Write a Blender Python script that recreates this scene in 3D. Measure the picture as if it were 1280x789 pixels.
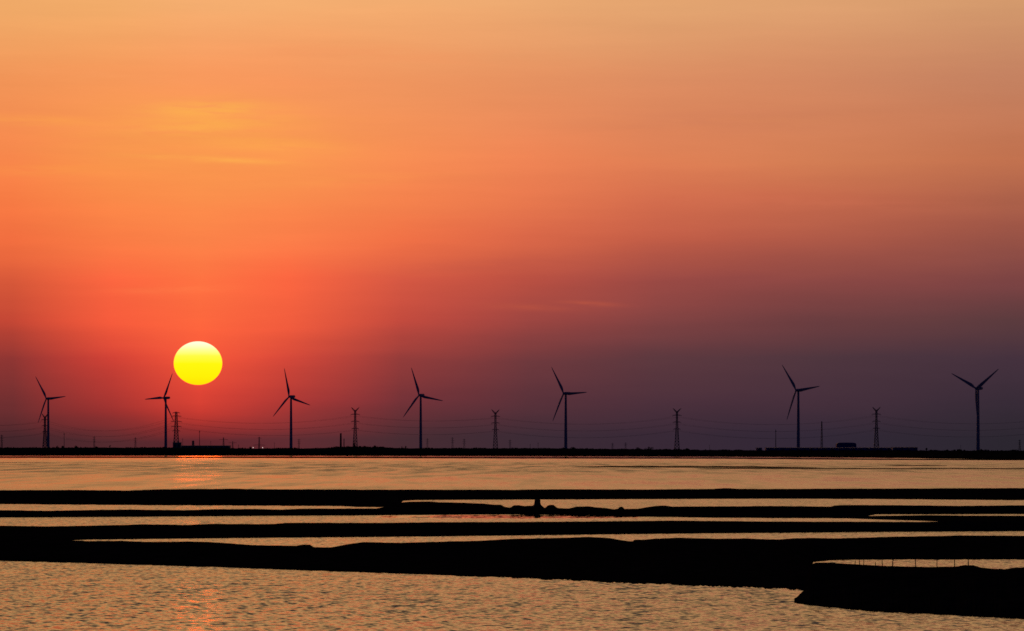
import bpy, bmesh, math, random
from mathutils import Vector, Matrix, noise

for o in list(bpy.data.objects):
    bpy.data.objects.remove(o, do_unlink=True)
scene = bpy.context.scene
COL = scene.collection
rnd = random.Random(7)

# ------------------------------------------------------------------ camera
F = 6490.0                 # focal length in units of the 1280-wide photograph
K = 1.0 / F
EYE = 8.0                  # the eye stands 8 m above the water
HOR = 560.0                # row of the horizon
cam_d = bpy.data.cameras.new("camera")
cam = bpy.data.objects.new("camera", cam_d)
COL.objects.link(cam)
cam.location = (0, 0, EYE)
cam.rotation_euler = (math.radians(90), 0, 0)
cam_d.sensor_width = 36
cam_d.lens = 36 * F / 1280
cam_d.shift_y = (HOR - 394.5) / 1280
cam_d.clip_start = 1.0
cam_d.clip_end = 200000
scene.camera = cam

# ------------------------------------------------------------------ exposure
scene.view_settings.view_transform = 'Standard'
scene.view_settings.look = 'None'
scene.view_settings.gamma = 1
scene.view_settings.exposure = 0
scene.view_settings.use_curve_mapping = False
scene.cycles.max_bounces = 6
scene.cycles.use_denoising = False
scene.cycles.filter_width = 1.6

# ------------------------------------------------------------------ sky
SUN_EL = math.degrees(math.atan((HOR - 454) * K))
SUN_AZ = math.degrees(math.atan((247.5 - 640) * K))     # negative = left of the view axis (+Y)

def lin(c):
    out = []
    for v in c:
        v = max(0, min(255, v)) / 255
        out.append(v / 12.92 if v <= 0.04045 else ((v + 0.055) / 1.055) ** 2.4)
    return (*out, 1)

def el_of(y):
    return math.degrees(math.atan((HOR - y) * K))

def az_of(x):
    return math.degrees(math.atan((x - 640) * K))

# colour of the dusk sky along the compass, each column from 5 degrees up down to the horizon
SKY = {
    16: [(-5, 242, 172, 106), (10, 241, 170, 104), (100, 240, 149, 88), (200, 248, 135, 76), (250, 248, 125, 69), (300, 243, 111, 64), (350, 214, 88, 57), (400, 196, 71, 53), (450, 143, 54, 51), (511, 106, 46, 48), (549, 66, 37, 42)],
    140: [(-5, 244, 174, 108), (10, 243, 172, 106), (100, 245, 152, 90), (200, 249, 147, 77), (250, 250, 137, 73), (300, 252, 126, 70), (350, 250, 102, 64), (400, 246, 91, 60), (450, 210, 66, 54), (511, 157, 50, 48), (549, 82, 42, 46)],
    250: [(-5, 246, 175, 113), (10, 246, 174, 112), (100, 249, 153, 93), (200, 250, 150, 79), (250, 250, 142, 76), (300, 252, 131, 73), (350, 253, 114, 66), (400, 254, 103, 62), (450, 249, 87, 58), (491, 226, 70, 54), (511, 203, 60, 50), (535, 136, 44, 44), (549, 92, 38, 44)],
    360: [(-5, 245, 175, 113), (10, 245, 174, 112), (100, 248, 152, 94), (200, 250, 150, 81), (250, 250, 139, 77), (300, 251, 125, 73), (350, 251, 103, 65), (411, 240, 91, 61), (450, 212, 72, 57), (500, 175, 57, 53), (547, 95, 44, 49)],
    502: [(-5, 243, 174, 114), (10, 243, 173, 113), (100, 240, 150, 95), (200, 247, 142, 84), (250, 245, 130, 77), (300, 240, 113, 70), (350, 214, 89, 67), (400, 196, 75, 62), (450, 147, 60, 58), (500, 118, 51, 56), (547, 71, 44, 50)],
    660: [(-5, 236, 170, 114), (10, 236, 169, 113), (100, 229, 145, 96), (200, 240, 134, 86), (250, 232, 120, 78), (300, 217, 103, 72), (350, 185, 80, 66), (400, 157, 70, 65), (450, 110, 57, 61), (500, 90, 50, 58), (548, 60, 43, 53)],
    820: [(-5, 228, 165, 112), (10, 227, 164, 112), (100, 219, 140, 97), (200, 224, 128, 85), (250, 213, 110, 78), (300, 195, 94, 71), (350, 157, 75, 69), (400, 131, 67, 66), (450, 93, 57, 63), (500, 77, 49, 60), (547, 56, 41, 54)],
    1020: [(-5, 222, 161, 112), (10, 222, 160, 112), (100, 212, 137, 98), (200, 211, 125, 84), (250, 197, 105, 76), (300, 174, 89, 71), (350, 140, 72, 68), (400, 108, 62, 64), (450, 79, 54, 62), (500, 70, 48, 60), (547, 50, 40, 54)],
    1260: [(-5, 211, 153, 108), (10, 210, 152, 108), (100, 198, 131, 98), (200, 194, 114, 79), (280, 160, 87, 71), (350, 122, 67, 67), (400, 91, 59, 62), (450, 69, 50, 62), (500, 57, 44, 56), (547, 43, 38, 47)],
}

world = bpy.data.worlds.new("World")
scene.world = world
world.use_nodes = True
nt = world.node_tree
for n in list(nt.nodes):
    nt.nodes.remove(n)

def N(tree, kind, **kw):
    n = tree.nodes.new(kind)
    for k, v in kw.items():
        setattr(n, k, v)
    return n

def M(tree, op, a, b=None, c=None, clamp=False):
    n = tree.nodes.new('ShaderNodeMath')
    n.operation = op
    n.use_clamp = clamp
    for i, v in enumerate((a, b, c)):
        if v is None:
            continue
        if isinstance(v, (int, float)):
            n.inputs[i].default_value = v
        else:
            tree.links.new(v, n.inputs[i])
    return n.outputs[0]

def smooth(tree, v, a, b, kind='SMOOTHSTEP'):
    n = tree.nodes.new('ShaderNodeMapRange')
    n.interpolation_type = kind
    tree.links.new(v, n.inputs[0])
    n.inputs[1].default_value = a
    n.inputs[2].default_value = b
    return n.outputs[0]

def mixc(tree, fac, a, b, blend='MIX'):
    n = tree.nodes.new('ShaderNodeMix')
    n.data_type = 'RGBA'
    n.blend_type = blend
    for sock, v in ((n.inputs[0], fac), (n.inputs[6], a), (n.inputs[7], b)):
        if isinstance(v, (int, float)):
            sock.default_value = v
        elif isinstance(v, tuple):
            sock.default_value = v
        else:
            tree.links.new(v, sock)
    return n.outputs[2]

def ramp(tree, v, stops, interp='LINEAR'):
    n = tree.nodes.new('ShaderNodeValToRGB')
    cr = n.color_ramp
    cr.interpolation = interp
    stops = sorted(stops)
    cr.elements[0].position = stops[0][0]
    cr.elements[0].color = stops[0][1]
    cr.elements[1].position = stops[1][0]
    cr.elements[1].color = stops[1][1]
    for p, c in stops[2:]:
        e = cr.elements.new(p)
        e.color = c
    tree.links.new(v, n.inputs[0])
    return n.outputs[0]

tc = N(nt, 'ShaderNodeTexCoord')
sep = N(nt, 'ShaderNodeSeparateXYZ')
nt.links.new(tc.outputs['Generated'], sep.inputs[0])
DEG = 180 / math.pi
el = M(nt, 'MULTIPLY', M(nt, 'ARCSINE', sep.outputs[2]), DEG)
az = M(nt, 'MULTIPLY', M(nt, 'ARCTAN2', sep.outputs[0], sep.outputs[1]), DEG)

# slow horizontal unevenness of the haze layers
cv = N(nt, 'ShaderNodeCombineXYZ')
nt.links.new(M(nt, 'MULTIPLY', az, 0.35), cv.inputs[0])
nt.links.new(M(nt, 'MULTIPLY', el, 2.2), cv.inputs[1])
wob = N(nt, 'ShaderNodeTexNoise')
wob.inputs['Scale'].default_value = 0.8
wob.inputs['Detail'].default_value = 4
nt.links.new(cv.outputs[0], wob.inputs['Vector'])
wv = M(nt, 'SUBTRACT', wob.outputs[0], 0.5)
el_w = M(nt, 'ADD', el, M(nt, 'MULTIPLY', wv, 0.30))
t_low = M(nt, 'MULTIPLY', M(nt, 'ADD', el_w, 0.2), 1 / 6.0, clamp=True)

cols = sorted(SKY)
prev = None
for i, x in enumerate(cols):
    stops = [((el_of(y) + 0.2) / 6.0, lin((r, g, b))) for y, r, g, b in SKY[x]]
    c = ramp(nt, t_low, stops)
    if prev is None:
        prev = c
    else:
        prev = mixc(nt, smooth(nt, az, az_of(cols[i - 1]), az_of(x), 'LINEAR'), prev, c)
low = prev
# fade of the glow away from the sun (outside the frame)
aza = M(nt, 'ABSOLUTE', M(nt, 'SUBTRACT', az, SUN_AZ))
low = mixc(nt, smooth(nt, aza, 14, 70), low, lin((11, 15, 45)))

# cirrus: pale streaks above the sun, one thin streak in the middle
def streak(x, y, wx, wy, scale, lo, hi, seed, slant=0.0):
    dx = M(nt, 'DIVIDE', M(nt, 'SUBTRACT', az, az_of(x)), wx * K * DEG)
    tilt = M(nt, 'MULTIPLY', M(nt, 'SUBTRACT', az, az_of(x)), slant)
    dy = M(nt, 'DIVIDE', M(nt, 'SUBTRACT', M(nt, 'SUBTRACT', el, el_of(y)), tilt), wy * K * DEG)
    r2 = M(nt, 'ADD', M(nt, 'MULTIPLY', dx, dx), M(nt, 'MULTIPLY', dy, dy))
    g = M(nt, 'POWER', 2.718, M(nt, 'MULTIPLY', r2, -1.0))
    v = N(nt, 'ShaderNodeCombineXYZ')
    nt.links.new(M(nt, 'ADD', M(nt, 'MULTIPLY', az, scale[0]), M(nt, 'MULTIPLY', el, scale[2])), v.inputs[0])
    nt.links.new(M(nt, 'MULTIPLY', el, scale[1]), v.inputs[1])
    v.inputs[2].default_value = seed
    nz = N(nt, 'ShaderNodeTexNoise')
    nz.inputs['Scale'].default_value = 1.0
    nz.inputs['Detail'].default_value = 5
    nz.inputs['Roughness'].default_value = 0.6
    nt.links.new(v.outputs[0], nz.inputs['Vector'])
    return M(nt, 'MULTIPLY', g, smooth(nt, nz.outputs[0], lo, hi))

CIRRUS = [  # column, row, half length, half height, strength, colour
    (258, 138, 70, 11, 0.85, (252, 178, 80)), (258, 158, 86, 13, 0.80, (252, 174, 80)), (330, 181, 82, 9, 0.70, (253, 166, 80)), (270, 200, 80, 3.6, 0.85, (253, 172, 80)),
    (262, 168, 170, 46, 0.30, (252, 164, 78)), (40, 152, 95, 6, 0.60, (251, 160, 78)), (60, 214, 90, 7, 0.45, (252, 154, 74)), (430, 226, 110, 7, 0.35, (252, 156, 80)),
    (735, 379.5, 34, 2.8, 0.85, (182, 84, 66)), (660, 384, 55, 4, 0.50, (186, 84, 64)), (215, 363, 70, 4, 0.50, (255, 128, 74)), (1000, 255, 160, 8, 0.25, (215, 118, 86)),
    (930, 150, 170, 18, 0.30, (206, 124, 92)), (640, 330, 120, 8, 0.25, (182, 82, 68)), (480, 70, 200, 14, 0.30, (242, 150, 96)), (110, 95, 150, 9, 0.30, (248, 160, 98))]
SL = (0.02, 0.05, -0.04, -0.045, 0.03, -0.02)
for q, (x, y, wx, wy, k, c) in enumerate(CIRRUS):
    low = mixc(nt, M(nt, 'MULTIPLY', streak(x, y, wx, wy, (1.5, 11.0, 1.4 - 0.7 * (q % 4)), 0.26, 0.62, 3.1 + q * 2.3, SL[q % 6]), k), low, lin(c))

# higher part of the western sky, seen only in the water
t_hi = M(nt, 'MULTIPLY', el, 1 / 60.0, clamp=True)
west = ramp(nt, t_hi, [(4.9 / 60, lin((236, 170, 112))), (8 / 60, lin((238, 182, 116))), (12 / 60, lin((192, 149, 98))),
                       (18 / 60, lin((96, 82, 78))), (30 / 60, lin((36, 38, 52))), (58 / 60, lin((13, 17, 46)))])
west = mixc(nt, smooth(nt, aza, 15, 70), west, lin((11, 15, 45)))
glow = mixc(nt, smooth(nt, el, 4.7, 8.0), low, west)

nish = N(nt, 'ShaderNodeTexSky')
nish.sky_type = 'NISHITA'
nish.sun_disc = False
nish.sun_elevation = math.radians(SUN_EL)
nish.sun_rotation = math.radians(SUN_AZ)
nish.altitude = 0
nish.air_density = 1.5
nish.dust_density = 4.0
bg_n = N(nt, 'ShaderNodeBackground')
bg_n.inputs[1].default_value = 0.006
nt.links.new(nish.outputs[0], bg_n.inputs[0])
bg_g = N(nt, 'ShaderNodeBackground')
lv = N(nt, 'ShaderNodeCombineXYZ')
nt.links.new(M(nt, 'ADD', M(nt, 'MULTIPLY', az, 0.30), M(nt, 'MULTIPLY', el, 0.5)), lv.inputs[0])
nt.links.new(M(nt, 'MULTIPLY', el, 3.6), lv.inputs[1])
lvn = N(nt, 'ShaderNodeTexNoise')
lvn.inputs['Scale'].default_value = 1.0
lvn.inputs['Detail'].default_value = 7
lvn.inputs['Roughness'].default_value = 0.62
nt.links.new(lv.outputs[0], lvn.inputs['Vector'])
nt.links.new(M(nt, 'ADD', 0.925, M(nt, 'MULTIPLY', lvn.outputs[0], 0.15)), bg_g.inputs[1])
nt.links.new(glow, bg_g.inputs[0])
ms = N(nt, 'ShaderNodeMixShader')
nt.links.new(smooth(nt, el, 35, 65), ms.inputs[0])
nt.links.new(bg_g.outputs[0], ms.inputs[1])
nt.links.new(bg_n.outputs[0], ms.inputs[2])
out = N(nt, 'ShaderNodeOutputWorld')
nt.links.new(ms.outputs[0], out.inputs[0])

# ------------------------------------------------------------------ sun lamp (a weak, dusk-red sun)
sl = bpy.data.lights.new("sun_light", 'SUN')
sl.energy = 0.0005
sl.angle = math.radians(0.53)
sl.color = (1.0, 0.05, 0.005)
slo = bpy.data.objects.new("sun_light", sl)
COL.objects.link(slo)
sdir = Vector((math.tan(math.radians(SUN_AZ)), 1, (HOR - 454) * K)).normalized()
slo.rotation_euler = (-sdir).to_track_quat('-Z', 'Y').to_euler()
slo.location = (0, 0, 400)

# ------------------------------------------------------------------ helpers
def at(px, D, y=None):
    """ground position of picture column px at distance D; with y also the height seen on row y"""
    return ((px - 640) * K * D, D, EYE + (HOR - y) * K * D if y is not None else 0.0)

def D_of(y):
    return EYE / ((y - HOR) * K)

def pl(pts, x):
    """piecewise linear through pts"""
    if x <= pts[0][0]:
        return pts[0][1]
    for (x0, y0), (x1, y1) in zip(pts, pts[1:]):
        if x <= x1:
            return y0 + (y1 - y0) * (x - x0) / (x1 - x0) if x1 > x0 else y1
    return pts[-1][1]

def obj(name, bm, mat, parent=None, smooth_=False):
    me = bpy.data.meshes.new(name)
    bm.to_mesh(me)
    bm.free()
    if smooth_:
        for p in me.polygons:
            p.use_smooth = True
    me.materials.append(mat)
    o = bpy.data.objects.new(name, me)
    COL.objects.link(o)
    if parent:
        o.parent = parent
    return o

def tag(o, label=None, cat=None, group=None, kind=None):
    if label: o['label'] = label
    if cat: o['category'] = cat
    if group: o['group'] = group
    if kind: o['kind'] = kind
    return o

def empty(name, loc, rz=0):
    o = bpy.data.objects.new(name, None)
    o.empty_display_size = 2
    COL.objects.link(o)
    o.location = loc
    o.rotation_euler = (0, 0, rz)
    return o

def box(bm, x0, x1, y0, y1, z0, z1):
    v = [bm.verts.new(p) for p in ((x0, y0, z0), (x1, y0, z0), (x1, y1, z0), (x0, y1, z0), (x0, y0, z1), (x1, y0, z1), (x1, y1, z1), (x0, y1, z1))]
    for f in ((3, 2, 1, 0), (4, 5, 6, 7), (0, 1, 5, 4), (1, 2, 6, 5), (2, 3, 7, 6), (3, 0, 4, 7)):
        bm.faces.new([v[i] for i in f])

def tube(bm, a, b, r0, r1=None, n=6, cap=True):
    a, b = Vector(a), Vector(b)
    r1 = r0 if r1 is None else r1
    d = (b - a).normalized()
    u = d.orthogonal().normalized()
    w = d.cross(u)
    A, B = [], []
    for i in range(n):
        t = 2 * math.pi * i / n
        e = u * math.cos(t) + w * math.sin(t)
        A.append(bm.verts.new(a + e * r0))
        B.append(bm.verts.new(b + e * r1))
    for i in range(n):
        j = (i + 1) % n
        bm.faces.new((A[i], A[j], B[j], B[i]))
    if cap:
        bm.faces.new(A[::-1])
        bm.faces.new(B)

def lathe(bm, prof, n=24, cx=0, cy=0):
    rings = []
    for r, z in prof:
        rings.append([bm.verts.new((cx + r * math.cos(2 * math.pi * i / n), cy + r * math.sin(2 * math.pi * i / n), z)) for i in range(n)])
    for A, B in zip(rings, rings[1:]):
        for i in range(n):
            j = (i + 1) % n
            bm.faces.new((A[i], A[j], B[j], B[i]))
    bm.faces.new(rings[0][::-1])
    bm.faces.new(rings[-1])

def mat_new(name, base, rough=0.7, metal=0.0, var=0.25, scale=1.0, bump=0.0, matt=False):
    m = bpy.data.materials.new(name)
    m.use_nodes = True
    t = m.node_tree
    b = t.nodes['Principled BSDF']
    b.inputs['Roughness'].default_value = rough
    b.inputs['Metallic'].default_value = metal
    tcn = N(t, 'ShaderNodeTexCoord')
    nz = N(t, 'ShaderNodeTexNoise')
    nz.inputs['Scale'].default_value = scale
    nz.inputs['Detail'].default_value = 6
    t.links.new(tcn.outputs['Object'], nz.inputs['Vector'])
    c0 = tuple(v * (1 - var) for v in base) + (1,)
    c1 = tuple(min(1, v * (1 + var)) for v in base) + (1,)
    t.links.new(ramp(t, nz.outputs[0], [(0.3, c0), (0.7, c1)]), b.inputs['Base Color'])
    if matt:
        b.inputs['Specular IOR Level'].default_value = 0.0
    if bump:
        bp = N(t, 'ShaderNodeBump')
        bp.inputs['Strength'].default_value = bump
        bp.inputs['Distance'].default_value = 0.2
        t.links.new(nz.outputs[0], bp.inputs['Height'])
        t.links.new(bp.outputs[0], b.inputs['Normal'])
    return m

MUD = mat_new('dark_mud', (0.030, 0.026, 0.022), 0.95, 0, 0.4, 0.6, 0.5, matt=True)
# dry, matt surfaces: no sheen at grazing view
WETMUD = mat_new('wet_mud', (0.022, 0.016, 0.012), 0.35, 0, 0.3, 0.8, 0.05)
EARTH = mat_new('shore_earth', (0.035, 0.035, 0.025), 0.95, 0, 0.4, 0.02, 0.2, matt=True)
WHITE = mat_new('tower_paint', (0.62, 0.63, 0.66), 0.55, 0, 0.06, 0.15)
BLADE = mat_new('blade_paint', (0.60, 0.61, 0.64), 0.5, 0, 0.06, 0.2)
STEEL = mat_new('galvanised_steel', (0.20, 0.20, 0.21), 0.6, 0.0, 0.2, 0.3)
CABLE = mat_new('cable_aluminium', (0.10, 0.10, 0.11), 0.6, 0.0, 0.1, 0.1)
LEAF = mat_new('dark_foliage', (0.035, 0.05, 0.022), 0.9, 0, 0.5, 0.5, matt=True)
BARK = mat_new('bark', (0.06, 0.045, 0.035), 0.9, 0, 0.3, 2)
BLUE = mat_new('blue_sheet_metal', (0.03, 0.07, 0.42), 0.6, 0, 0.15, 0.2)
PALE = mat_new('pale_render', (0.35, 0.33, 0.30), 0.85, 0, 0.15, 0.2)
DARKGLASS = mat_new('dark_window_glass', (0.03, 0.03, 0.035), 0.25, 0, 0.1, 1)
BRICK = mat_new('brick_stack', (0.20, 0.11, 0.08), 0.9, 0, 0.2, 0.4)
WOOD = mat_new('weathered_wood', (0.08, 0.06, 0.045), 0.9, 0, 0.3, 6)

# ------------------------------------------------------------------ the sun itself, far behind the shore
SUN_D = 60000.0
bm = bmesh.new()
bmesh.ops.create_uvsphere(bm, u_segments=64, v_segments=40, radius=1.0)
m = bpy.data.materials.new('sun_surface')
m.use_nodes = True
t = m.node_tree
for n in list(t.nodes):
    t.nodes.remove(n)
tcn = N(t, 'ShaderNodeTexCoord')
sp = N(t, 'ShaderNodeSeparateXYZ')
t.links.new(tcn.outputs['Object'], sp.inputs[0])
# the air dims and reddens the lower limb more than the upper one
v = M(t, 'MULTIPLY', M(t, 'ADD', sp.outputs[2], 1.0), 0.5)
colr = ramp(t, v, [(0.0, (1.0, 0.096, 0.00025, 1)), (0.18, (1.0, 0.110, 0.00025, 1)), (0.48, (1.0, 0.118, 0.0006, 1)), (0.66, (1.0, 0.122, 0.0075, 1)),
                   (0.80, (1.0, 0.129, 0.040, 1)), (0.95, (1.0, 0.135, 0.09, 1))])
em = N(t, 'ShaderNodeEmission')
em.inputs[1].default_value = 8.0
t.links.new(colr, em.inputs[0])
om = N(t, 'ShaderNodeOutputMaterial')
t.links.new(em.outputs[0], om.inputs[0])
sun = obj('sun', bm, m, smooth_=True)
sun.location = at(247.5, SUN_D, 454)
sun.scale = (30.3 * K * SUN_D, 30.3 * K * SUN_D, 27.2 * K * SUN_D)
tag(sun, 'yellow setting sun with a white top, low in the red sky', 'sun')

# ------------------------------------------------------------------ water
bm = bmesh.new()
W = [bm.verts.new(p) for p in ((-1500, -200, 0), (1500, -200, 0), (1500, 6200, 0), (-1500, 6200, 0))]
bm.faces.new(W)
wm = bpy.data.materials.new('rippled_water')
wm.use_nodes = True
t = wm.node_tree
pb = t.nodes['Principled BSDF']
pb.inputs['Base Color'].default_value = (0.012, 0.010, 0.008, 1)
pb.inputs['IOR'].default_value = 1.33
geo = N(t, 'ShaderNodeNewGeometry')
sp = N(t, 'ShaderNodeSeparateXYZ')
t.links.new(geo.outputs['Position'], sp.inputs[0])
X, Y = sp.outputs[0], sp.outputs[1]

def wnoise(sx, sy, detail, seed, skew=0.0, rough=0.55):
    c = N(t, 'ShaderNodeCombineXYZ')
    t.links.new(M(t, 'ADD', M(t, 'MULTIPLY', X, sx), M(t, 'MULTIPLY', Y, skew)), c.inputs[0])
    t.links.new(M(t, 'MULTIPLY', Y, sy), c.inputs[1])
    c.inputs[2].default_value = seed
    n = N(t, 'ShaderNodeTexNoise')
    n.inputs['Scale'].default_value = 1
    n.inputs['Detail'].default_value = detail
    n.inputs['Roughness'].default_value = rough
    t.links.new(c.outputs[0], n.inputs['Vector'])
    return n

r1 = wnoise(2.3, 0.90, 2, 0.0, 0.35)         # ripples
r2 = wnoise(0.75, 0.28, 2, 7.0, -0.10)       # longer waves
g1 = wnoise(0.42, 0.012, 3, 21.0, 0.003, 0.65)   # cat's paws, a few metres wide
g2 = wnoise(0.030, 0.013, 3, 33.0)               # drifting wind streaks
pn = wnoise(0.004, 0.006, 3, 3.0)                # large wind patches
Yw = M(t, 'ADD', Y, M(t, 'MULTIPLY', M(t, 'MULTIPLY', M(t, 'SUBTRACT', g2.outputs[0], 0.5), Y), 0.30))
Yn = M(t, 'MULTIPLY', Yw, 1 / 6000.0)

def gray(v):
    return (v, v, v, 1)

band = ramp(t, Yn, [(d / 6000, gray(v)) for d, v in (
    (0, .88), (420, .86), (700, .78), (960, .66), (1130, .40), (1480, .42), (1850, .66), (2300, .68), (2800, .60), (3300, .36), (3900, .26), (4300, .05), (6000, .03))])
rough_w = ramp(t, Yn, [(d / 6000, gray(v)) for d, v in (
    (0, .13), (420, .13), (700, .15), (980, .17), (1130, .165), (1480, .175), (1850, .215), (2600, .22), (3300, .155), (3900, .115), (4300, .068), (6000, .062))])
# calm lee of the stump bank
dx = M(t, 'DIVIDE', M(t, 'SUBTRACT', X, 0.5), 17.0)
dy = M(t, 'DIVIDE', M(t, 'SUBTRACT', Y, 604.0), 17.0)
rr = M(t, 'ADD', M(t, 'ADD', M(t, 'MULTIPLY', dx, dx), M(t, 'MULTIPLY', dy, dy)), M(t, 'MULTIPLY', M(t, 'SUBTRACT', g1.outputs[0], 0.5), 1.6))
calm = M(t, 'SUBTRACT', 1.0, M(t, 'MULTIPLY', smooth(t, rr, 1.25, 0.5), 0.80))
t.links.new(M(t, 'MULTIPLY', rough_w, calm), pb.inputs['Roughness'])
amp = M(t, 'MULTIPLY', M(t, 'MULTIPLY', band, calm), M(t, 'ADD', M(t, 'MULTIPLY', pn.outputs[0], 0.5), 0.75))

def comp(n, ch):
    s = N(t, 'ShaderNodeSeparateColor')
    t.links.new(n.outputs['Color'], s.inputs[0])
    return M(t, 'SUBTRACT', s.outputs[ch], 0.5)

ny = M(t, 'ADD', M(t, 'MULTIPLY', comp(r1, 0), 0.62), M(t, 'MULTIPLY', comp(r2, 0), 0.34))
nx = M(t, 'ADD', M(t, 'MULTIPLY', comp(r1, 1), 0.22), M(t, 'MULTIPLY', comp(r2, 1), 0.10))
# wavelets lean with the offshore breeze: their long faces look toward the near shore; gusts steepen them
gf = wnoise(0.085, 0.0065, 3, 51.0, 0.0, 0.65)     # far ruffles, drawn out by distance
wf = smooth(t, Y, 500, 1400)
gfc = M(t, 'MULTIPLY', M(t, 'SUBTRACT', smooth(t, gf.outputs[0], 0.36, 0.66), 0.5), wf)
t.links.new(M(t, 'MULTIPLY', M(t, 'MULTIPLY', rough_w, calm), M(t, 'ADD', 1.0, M(t, 'MULTIPLY', gfc, 0.55))), pb.inputs['Roughness'])
gust = M(t, 'ADD', M(t, 'ADD', 0.55, M(t, 'MULTIPLY', gfc, 1.6)), M(t, 'ADD', M(t, 'MULTIPLY', smooth(t, g1.outputs[0], 0.30, 0.74), 0.75), M(t, 'MULTIPLY', smooth(t, g2.outputs[0], 0.3, 0.7), 0.40)))
lean = M(t, 'MULTIPLY', M(t, 'MULTIPLY', amp, gust), 0.060)
ny = M(t, 'SUBTRACT', M(t, 'MULTIPLY', ny, amp), lean)
nx = M(t, 'MULTIPLY', nx, amp)
cn = N(t, 'ShaderNodeCombineXYZ')
t.links.new(nx, cn.inputs[0])
t.links.new(ny, cn.inputs[1])
cn.inputs[2].default_value = 1
nv = N(t, 'ShaderNodeVectorMath', operation='NORMALIZE')
t.links.new(cn.outputs[0], nv.inputs[0])
t.links.new(nv.outputs[0], pb.inputs['Normal'])
water = obj('water', bm, wm)
tag(water, 'rippled shallow water mirroring the orange sky', 'water', kind='structure')

# ------------------------------------------------------------------ ground: sea bed, far shore dike and the plain behind it
SH_BOT = [(-500, 569.3), (0, 569.3), (320, 569.3), (640, 569.9), (900, 570.7), (1040, 571.6), (1130, 572.6), (1180, 573.5), (1300, 575.0), (1900, 577)]
SH_TOP = [(-500, 559.7), (0, 559.9), (200, 559.6), (300, 560.7), (395, 560.6), (410, 559.9), (420, 559.0), (440, 558.4), (478, 559.2), (492, 560.3), (640, 560.6),
          (720, 560.9), (760, 561.6), (840, 562.0), (900, 562.9), (950, 563.3), (1280, 563.5), (1900, 563.5)]
bm = bmesh.new()
rows = []
xs = [-700 + i * 4 for i in range(0, 676)]
for x in xs:
    Db = D_of(pl(SH_BOT, x))
    Dc = Db * 1.012 + 25
    yt = pl(SH_TOP, x) + 0.55 * (noise.noise((x * 0.05, 1.3, 0)) + 0.6 * noise.noise((x * 0.21, 4.3, 0)))
    H = EYE - (yt - HOR) * K * Dc
    col = []
    for D, z in ((-1500, -2.0), (Db - 60, -2.0), (Db - 4, -0.3), (Db, 0.05), (Db + 8, H * 0.22), (Db + 22, H * 0.62), (Dc, H), (Dc + 14, H - 0.2), (Dc + 60, 3.6), (6400, 3.4), (9000, -0.4), (14000, -6.0)):
        if D < 0:
            col.append(bm.verts.new(((x - 640) * 2.0, D, z)))
        else:
            col.append(bm.verts.new(((x - 640) * K * D, D, z)))
    rows.append(col)
for A, B in zip(rows, rows[1:]):
    for i in range(len(A) - 1):
        bm.faces.new((A[i], B[i], B[i + 1], A[i + 1]))
tag(obj('ground', bm, EARTH), 'flat far shore with its low black dike', 'shore', kind='structure')

# ------------------------------------------------------------------ mudbanks between the ponds
def bank(top, bot, x0, x1, h0, label, step=1.5, rough=0.35, mat=MUD, seed=0.0, taper=(0, 0), dmin=6.0):
    bm = bmesh.new()
    cols = []
    n = int((x1 - x0) / step)
    for i in range(n + 1):
        x = x0 + (x1 - x0) * i / n
        yb = pl(bot, x)
        Db = D_of(yb)
        # smoothed crest line gives the distance, the fine profile gives the height
        ys = sum(pl(top, x + d) for d in (-60, -40, -20, 0, 20, 40, 60)) / 7
        yt = pl(top, x)
        Dc = max((EYE - h0) / ((ys - HOR) * K), Db + dmin)
        yt += rough * (0.55 * noise.noise((x * 0.045, seed, 0)) + 0.38 * noise.noise((x * 0.19, seed, 3)) + 0.20 * noise.noise((x * 0.63, seed, 6)))
        H = EYE - (yt - HOR) * K * Dc
        e = 1.0
        if taper[0]: e = min(e, max(0.0, (x - x0) / taper[0]))
        if taper[1]: e = min(e, max(0.0, (x1 - x) / taper[1]))
        e = e ** 0.6
        H = H * e - 0.15 * (1 - e)
        Dc = Db + (Dc - Db) * max(e, 0.05)
        Wd = Dc - Db
        foot = 0.12 * Wd * 0.25 * (noise.noise((x * 0.08, seed, 11)) + 0.7 * noise.noise((x * 0.31, seed, 12)) + 0.5 * noise.noise((x * 0.9, seed, 13)))
        foot = max(-2.0, min(2.0, foot))
        Df = Db + foot * min(1.0, e)
        col = []
        prof = ((-0.02, -0.6), (0.0, -0.03), (0.04, 0.10), (0.12, 0.24), (0.3, 0.42), (0.5, 0.60), (0.7, 0.78), (0.86, 0.90), (1.0, 1.0))
        for j, (tt, s) in enumerate(prof):
            D = Df + (Dc - Df) * tt
            z = H * s if s > 0 else s * (0.5 + 0.5 * e)
            if 0.02 < tt < 0.95:
                z += 0.10 * H * noise.noise((x * 0.06, D * 0.12, seed))
            col.append(bm.verts.new(((x - 640) * K * D, D, z)))
        for tt, z in ((1.06, H * 0.9), (1.2, H * 0.3), (1.32, -0.05), (1.4, -0.6)):
            D = Df + (Dc - Df) * tt + (1.0 if tt > 1.1 else 0.25)
            col.append(bm.verts.new(((x - 640) * K * D, D, z)))
        cols.append(col)
    for A, B in zip(cols, cols[1:]):
        for i in range(len(A) - 1):
            bm.faces.new((A[i], B[i], B[i + 1], A[i + 1]))
    o = obj('mudflat', bm, mat)
    tag(o, label, 'mudbank', kind='structure')
    return o

def crest(top, x, h0, bot, dmin=6.0):
    ys = sum(pl(top, x + d) for d in (-60, -40, -20, 0, 20, 40, 60)) / 7
    Dc = max((EYE - h0) / ((ys - HOR) * K), D_of(pl(bot, x)) + dmin)
    return Dc, EYE - (pl(top, x) - HOR) * K * Dc

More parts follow.
